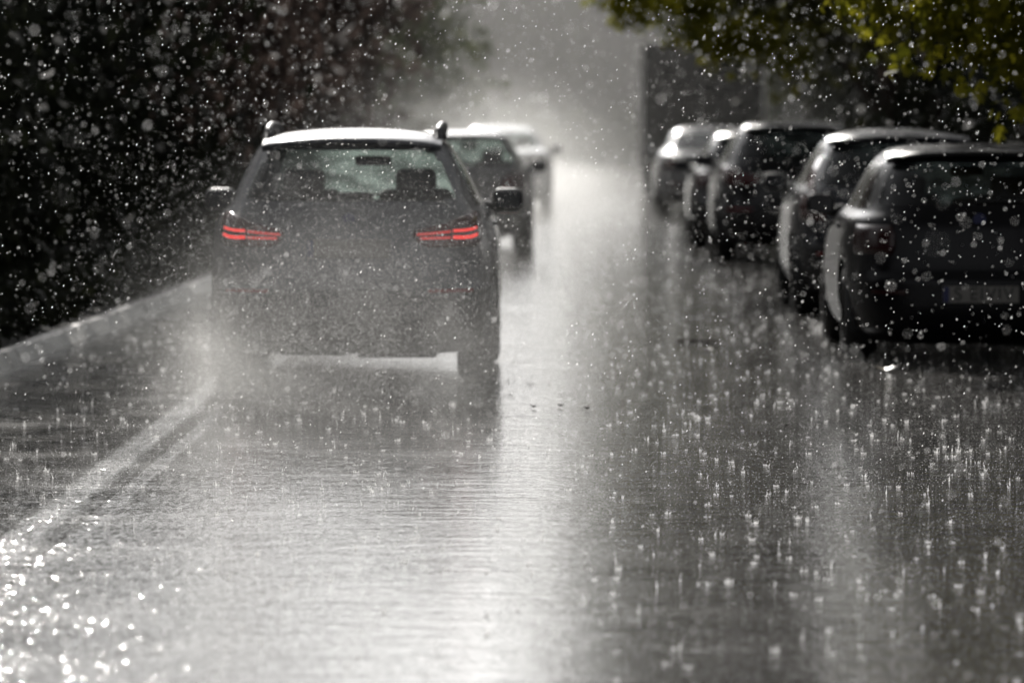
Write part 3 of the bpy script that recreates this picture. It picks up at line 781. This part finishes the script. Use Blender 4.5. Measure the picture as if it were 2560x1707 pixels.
# yellow-green leafy boughs lower down on the right: near maple and a farther one
def maple(label, loc, ell_in, ell_lit, size, n1, n2, rg_):
    root = tree(label, loc, ell_in, L_olive, rg_, n1, 24, .5, size, 'maple', .17)
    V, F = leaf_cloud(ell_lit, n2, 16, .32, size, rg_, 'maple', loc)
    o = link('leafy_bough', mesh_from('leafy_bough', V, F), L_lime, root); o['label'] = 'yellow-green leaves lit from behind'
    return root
maple('maple tree with yellow-green star leaves hanging over the nearest parked cars', (5.3, 40.5, 0),
      [(-.6, 0, 4.6, 2.6, 2.2, 1.6), (-.4, .4, 3.0, 1.6, 1.5, .7), (-1.2, -4.5, 5.9, 3.4, 4.6, 1.5)],  # last lobe added above the frame to shade the nearest parked car
      [(-2.35, -.8, 2.55, .75, .7, .42), (-2.15, -.9, 2.05, .32, .4, .42), (-2.9, -.3, 2.65, .5, .5, .28), (-3.05, .0, 1.95, .12, .2, .32), (-2.15, -.5, 1.75, .1, .2, .22), (-1.6, -.6, 2.7, .8, .6, .4)],
      .11, 640, 190, rg2)
maple('smaller maple whose blurred yellow-green bough dips beside the pale upright truck edge', (4.6, 82, 0),
      [(-.4, 0, 4.6, 2.4, 2.2, 1.6), (-1.8, -.3, 3.6, 1.3, 1.2, .7)],
      [(-3.3, -1.2, 3.2, .7, .8, .45), (-2.5, -1.2, 2.85, .5, .6, .35), (-3.9, -1.0, 3.5, .45, .6, .3), (-1.6, -1.2, 2.7, .5, .5, .35)],
      .14, 220, 100, rg2)
# trees closing the street
farT = [(-9, 196, 8.4, 4.8), (-4.0, 206, 9.5, 4.8), (1.0, 202, 9.0, 4.6), (5.5, 198, 8.2, 4.6), (11, 205, 9, 5), (-15, 204, 9, 5)]
namesF = ['grey-green hazy tree closing the street left of the gap', 'hazy tree in the middle of the misty gap at the street end', 'low hazy tree right of the middle at the street end',
          'hazy tree at the street end behind the box truck', 'faint tall tree beyond the right hedge at the street end', 'faint tall tree beyond the left hedge at the street end']
for i, (x_, y_, z_, r_) in enumerate(farT):
    ell = [(0, 0, z_ * .62, r_, r_ * .8, z_ * .55), (r_ * .4, -.5, z_ * .35, r_ * .8, r_ * .7, z_ * .35)]
    tree(namesF[i], (x_, y_, 0), ell, (L_green, L_russet)[i % 2], rg2, 330, 30, .95, .45, trunk_r=.26, group='trees closing the street end')
hedge('hedge', 'low hazy hedge crossing the far end of the wet road', -16, 16, 187.5, 190.5, 1.3, L_green, 9000, .34, rg2)

# ------------------------------------------------------------------ small things lying on the road
tw = MB().tube([(-.17, 0, .012), (-.05, .02, .016), (.06, -.01, .014), (.17, .015, .012)], [.010, .014, .013, .007], 7)
o = tw.build('twig', M['bark'], None, True); o.location = (.98, 42.2, .004)
tag(o, 'short black twig lying on the wet road between the lanes', 'twig')
m_leafpale = principled('wet_leaf_pale', (.42, .38, .30), .3, noise=.3)
m_leafdark = principled('wet_leaf_dark', (.03, .022, .016), .35, noise=.3)
def curled_leaf(mat, w, h):
    a = [(-.50, .10), (-.20, .02), (-.36, .42), (-.13, .28), (0, .65), (.13, .28), (.36, .42), (.20, .02), (.50, .10), (.30, -.20), (.10, -.34), (-.10, -.34), (-.30, -.20)]
    b = MB(); n = len(a)
    b.v = [(0, 0, .004)] + [(p_[0] * w, p_[1] * w, .006 + h * (abs(p_[0]) * 1.2 + .4 * max(0, p_[1]))) for p_ in a]
    b.f = [(0, 1 + i, 1 + (i + 1) % n) for i in range(n)]
    return b
spots = [(2.12, 37.7, m_leafpale, .17, .05, 'pale curled leaf on the wet road in front of the black parked estate'),
         (1.02, 40.9, m_leafdark, .10, .02, 'brown leaf lying just right of the twig'),
         (-.19, 33.0, m_leafdark, .05, .03, 'small dark leaf leftmost of the three on the bright strip'),
         (-.03, 33.1, m_leafdark, .05, .03, 'small dark leaf middle of the three on the bright strip'),
         (.12, 32.8, m_leafdark, .045, .03, 'small dark leaf right of the three on the bright strip'),
         (-.34, 34.4, m_leafdark, .045, .02, 'tiny dark leaf close behind the rear wheel of the SUV'),
         (.45, 43.6, m_leafdark, .07, .02, 'dark leaf left of the twig on the wet road'),
         (1.20, 31.0, m_leafdark, .05, .03, 'small brown leaf on the right lane before the parked cars')]
for i, (x_, y_, mt, w_, h_, lab) in enumerate(spots):
    o = curled_leaf(mt, w_, h_).build('fallen_leaf', mt); o.location = (x_, y_, .004); o.rotation_euler = (0, 0, i * 1.3)
    tag(o, lab, 'leaf', 'fallen leaves on the wet road')

# ------------------------------------------------------------------ rain
OCT_V = np.array([(1, 0, 0), (0, 1, 0), (-1, 0, 0), (0, -1, 0), (0, 0, 1), (0, 0, -1)], float)
# a drop is a thin open shell: light passes once through it, as it does through clear water
OCT_F = np.array([(0, 1, 4), (1, 2, 4), (1, 0, 5), (2, 1, 5)])
def drops(pos, r, stretch, tilt):
    ax = np.array([math.sin(tilt), 0, math.cos(tilt)])
    V = OCT_V[None] * r[:, None, None]
    along = (V @ ax)[..., None] * ax
    V = V + along * (stretch[:, None, None] - 1)
    V = V + pos[:, None, :]
    F = (np.arange(len(pos))[:, None, None] * 6 + OCT_F[None]).reshape(-1, 3)
    return V.reshape(-1, 3), F
n = 38000
pos = np.stack([rng.uniform(-5, 5, n), np.where(rng.random(n) < .03, rng.uniform(7, 14, n), rng.uniform(14, 50, n)), rng.uniform(.05, 5.2, n)], 1)
r = .0012 + .0026 * rng.beta(1.2, 4, n)
V, F = drops(pos, r, rng.uniform(1.5, 2.7, n), R(27))
tag(link('falling_rain', mesh_from('falling_rain', V, F, True), M['water']), 'bright slanting raindrops filling the air over the street', 'rain', kind='stuff')

# splash crowns where drops hit the road
def splash_mesh(rg_, n):
    VV, FF = [], []; base = 0
    xs = rg_.uniform(-3.3, 4.6, n); ys = 12 + 62 * rg_.beta(1.1, 1.5, n)
    def bead(q, e):
        nonlocal base
        VV.extend([q + (e, 0, 0), q + (-e, 0, 0), q + (0, 0, e * 1.3), q + (0, 0, -e * 1.3), q + (0, e, 0)])
        FF.extend([(base, base + 4, base + 2), (base + 4, base + 1, base + 2), (base, base + 3, base + 4), (base + 3, base + 1, base + 4)])
        base += 5
    def sliver(b0, tp, w0, w1):
        nonlocal base
        md = (b0 + tp) / 2 + np.array([0, 0, .1 * (tp[2] - b0[2])])
        VV.extend([b0 + w0, b0 - w0, md + w1, md - w1, tp])
        FF.extend([(base, base + 1, base + 3), (base, base + 3, base + 2), (base + 2, base + 3, base + 4)])
        base += 5
    for x_, y_ in zip(xs, ys):
        stage = rg_.random(); c0 = np.array([x_, y_, .001])
        if stage < .55:      # early crown: a ragged low cup
            k = rg_.integers(6, 13); h = .004 + .030 * rg_.beta(1.1, 2.8); rr = rg_.uniform(.003, .016)
            for i in range(k):
                a = 6.283 * (i + rg_.uniform(-.4, .4)) / k; c, s_ = math.cos(a), math.sin(a)
                hh = h * rg_.uniform(.3, 1.1); ln = rg_.uniform(.1, .6)
                t_ = np.array([-s_, c, 0])
                sliver(c0 + np.array([rr * c, rr * s_, 0]), c0 + np.array([(rr + hh * ln) * c, (rr + hh * ln) * s_, hh]), t_ * max(.002, rr * 2.2 / k), t_ * rg_.uniform(.0006, .0016))
        elif stage < .66:    # late jet: one thin column with a bead on top
            h = rg_.uniform(.008, .032); lx = rg_.uniform(-.006, .006)
            sliver(c0, c0 + np.array([lx, 0, h]), np.array([rg_.uniform(.002, .004), 0, 0]), np.array([rg_.uniform(.001, .0018), 0, 0]))
            bead(c0 + np.array([lx, 0, h * rg_.uniform(1.05, 1.5)]), rg_.uniform(.0014, .003))
        for i in range(rg_.integers(3, 14)):   # beads flung around
            a = rg_.uniform(0, 6.283); q = rg_.exponential(.018)
            bead(c0 + np.array([q * math.cos(a), q * math.sin(a), .004 + abs(rg_.normal(0, .022))]), rg_.uniform(.0006, .0018))
    return np.array(VV), np.array(FF)
V, F = splash_mesh(rng, 4400)
tag(link('rain_splashes', mesh_from('rain_splashes', V, F), M['splash']), 'tiny crown splashes where raindrops strike the wet road', 'splashes', kind='stuff')
n = 70000
pos = np.stack([rng.uniform(-3.4, 4.6, n), 13 + 45 * rng.beta(1.2, 2.2, n), .003 + rng.exponential(.028, n)], 1)
V, F = drops(pos, .0009 + .0016 * rng.beta(1.3, 4, n), np.ones(n), 0)
tag(link('bouncing_droplets', mesh_from('bouncing_droplets', V, F, True), M['splash']), 'fine droplets bouncing just above the wet road', 'droplets', kind='stuff')
# spray thrown up behind the SUV
n = 42000
pos = np.stack([rng.normal(-1.3, .62, n), 35.4 - np.abs(rng.normal(0, 2.2, n)), np.abs(rng.normal(.0, .62, n)) + .02], 1)
V, F = drops(pos, .0011 + .0022 * rng.beta(1.2, 4, n), np.ones(n), 0)
tag(link('spray_droplets', mesh_from('spray_droplets', V, F, True), M['splash']), 'dense fine spray droplets thrown up behind the grey SUV', 'spray', kind='stuff')

# ------------------------------------------------------------------ haze and spray as volumes
def volume_mat(name, density, aniso, hetero=None, nsc=2.6):
    m, nt, out = new_mat(name)
    v = N(nt, 'ShaderNodeVolumeScatter'); v.inputs['Color'].default_value = (.975, .97, .95, 1)
    v.inputs['Anisotropy'].default_value = aniso; v.inputs['Density'].default_value = density
    if hetero:
        c, rad = hetero
        tc = N(nt, 'ShaderNodeTexCoord')
        sub_ = N(nt, 'ShaderNodeVectorMath', operation='SUBTRACT'); sub_.inputs[1].default_value = c
        nt.links.new(tc.outputs['Object'], sub_.inputs[0])
        dv = N(nt, 'ShaderNodeVectorMath', operation='DIVIDE'); dv.inputs[1].default_value = rad
        nt.links.new(sub_.outputs[0], dv.inputs[0])
        ln = N(nt, 'ShaderNodeVectorMath', operation='LENGTH'); nt.links.new(dv.outputs[0], ln.inputs[0])
        mr = N(nt, 'ShaderNodeMapRange', interpolation_type='SMOOTHSTEP'); mr.inputs[1].default_value = .15; mr.inputs[2].default_value = 1; mr.inputs[3].default_value = 1; mr.inputs[4].default_value = 0
        nt.links.new(ln.outputs['Value'], mr.inputs[0])
        nz = N(nt, 'ShaderNodeTexNoise'); nz.inputs['Scale'].default_value = nsc; nz.inputs['Detail'].default_value = 3; nt.links.new(tc.outputs['Object'], nz.inputs['Vector'])
        m2 = N(nt, 'ShaderNodeMapRange'); m2.inputs[1].default_value = .36; m2.inputs[2].default_value = .66; m2.inputs[3].default_value = .08; m2.inputs[4].default_value = 1.7
        nt.links.new(nz.outputs['Fac'], m2.inputs[0])
        q = N(nt, 'ShaderNodeMath', operation='MULTIPLY'); nt.links.new(mr.outputs[0], q.inputs[0]); nt.links.new(m2.outputs[0], q.inputs[1])
        q2 = N(nt, 'ShaderNodeMath', operation='MULTIPLY'); q2.inputs[1].default_value = density; nt.links.new(q.outputs[0], q2.inputs[0])
        nt.links.new(q2.outputs[0], v.inputs['Density'])
    nt.links.new(v.outputs[0], out.inputs['Volume'])
    return m
hz = MB().box((0, 141, 5.0), (26, 110, 10.4))
o = hz.build('haze', volume_mat('rain_haze', .0013, .5)); tag(o, 'pale rain haze filling the far end of the street', 'haze', kind='stuff')
def ellipsoid(c, rad, nu=24, nv=14):
    b = MB()
    vs = []
    for i in range(nv + 1):
        t = math.pi * i / nv
        for j in range(nu):
            a = 2 * math.pi * j / nu
            vs.append((c[0] + rad[0] * math.sin(t) * math.cos(a), c[1] + rad[1] * math.sin(t) * math.sin(a), max(.01, c[2] + rad[2] * math.cos(t))))
    fs = [(i * nu + j, (i + 1) * nu + j, (i + 1) * nu + (j + 1) % nu, i * nu + (j + 1) % nu) for i in range(nv) for j in range(nu)]
    b.add(vs, fs); return b
for c, rad, dn, nm, lab in (((-1.7, 101, .3), (3.6, 57, 2.6), .0125, 'lane_mist', 'tall thin mist over the driving lane beyond the SUV'),
                            ((-.6, 124, 0), (3.3, 70, .46), .024, 'road_mist', 'low bright mist of spray over the far wet road')):
    o = ellipsoid(c, rad, 32, 16).build(nm, volume_mat(nm, dn, .55, (c, rad), .25)); tag(o, lab, 'mist', kind='stuff')
for c, rad, dn, lab in (((-2.05, 34.2, .12), (.72, 2.9, .85), .10, 'torn white plume of spray off the left rear wheel of the SUV'),
                        ((-.62, 34.3, .12), (.50, 2.4, .62), .10, 'thinner plume of spray off the right rear wheel of the SUV'),
                        ((-1.30, 33.0, .10), (1.7, 3.6, 1.7), .046, 'soft veil of mist hanging low behind the SUV')):
    o = ellipsoid(c, rad).build('tyre_spray', volume_mat('spray_mist', dn, .45, (c, rad)))
    tag(o, lab, 'spray', 'spray behind the SUV', kind='stuff')

# ------------------------------------------------------------------ light
AZ, EL = R(-9), R(30)
d = Vector((math.sin(AZ) * math.cos(EL), math.cos(AZ) * math.cos(EL), math.sin(EL)))
sl = bpy.data.lights.new('sun', 'SUN'); sl.energy = 4.8; sl.angle = R(.53); sl.color = (1, .96, .905)
so = bpy.data.objects.new('sun', sl); col.objects.link(so); so.rotation_euler = (-d).to_track_quat('-Z', 'Y').to_euler(); so.location = d * 100
w = bpy.data.worlds.new('World'); scene.world = w; w.use_nodes = True
nt = w.node_tree; nt.nodes.clear()
out = nt.nodes.new('ShaderNodeOutputWorld'); bg = nt.nodes.new('ShaderNodeBackground'); sk = nt.nodes.new('ShaderNodeTexSky')
sk.sky_type = 'NISHITA'; sk.sun_disc = False; sk.sun_elevation = EL; sk.sun_rotation = AZ; sk.dust_density = 2.6; sk.air_density = .9; sk.ozone_density = 1.4
bg.inputs[1].default_value = .112
hs = nt.nodes.new('ShaderNodeHueSaturation'); hs.inputs['Saturation'].default_value = .10
nt.links.new(sk.outputs[0], hs.inputs['Color']); nt.links.new(hs.outputs[0], bg.inputs[0]); nt.links.new(bg.outputs[0], out.inputs[0])

# ------------------------------------------------------------------ camera
cam = bpy.data.cameras.new('camera'); co = bpy.data.objects.new('camera', cam); col.objects.link(co)
cam.lens = 200; cam.sensor_width = 36; cam.clip_end = 3000; cam.clip_start = .1
co.location = (0, 0, 1.74)
co.rotation_euler = (R(90 - 2.34), 0, R(.543))
cam.dof.use_dof = True; cam.dof.focus_distance = 27; cam.dof.aperture_fstop = 3.0
scene.camera = co

scene.view_settings.view_transform = 'Standard'; scene.view_settings.look = 'None'
scene.view_settings.exposure = 0; scene.view_settings.gamma = 1
cy = scene.cycles if hasattr(scene, 'cycles') else None
if cy:
    cy.use_denoising = True; cy.denoiser = 'OPENIMAGEDENOISE'; cy.denoising_input_passes = 'RGB_ALBEDO_NORMAL'; cy.denoising_prefilter = 'ACCURATE'
    cy.volume_bounces = 1; cy.max_bounces = 8; cy.transparent_max_bounces = 24
    cy.diffuse_bounces = 2; cy.glossy_bounces = 4; cy.transmission_bounces = 4
    cy.sample_clamp_indirect = 6.0
    cy.caustics_reflective = False; cy.caustics_refractive = False
    cy.volume_step_rate = 4.0; cy.volume_max_steps = 128
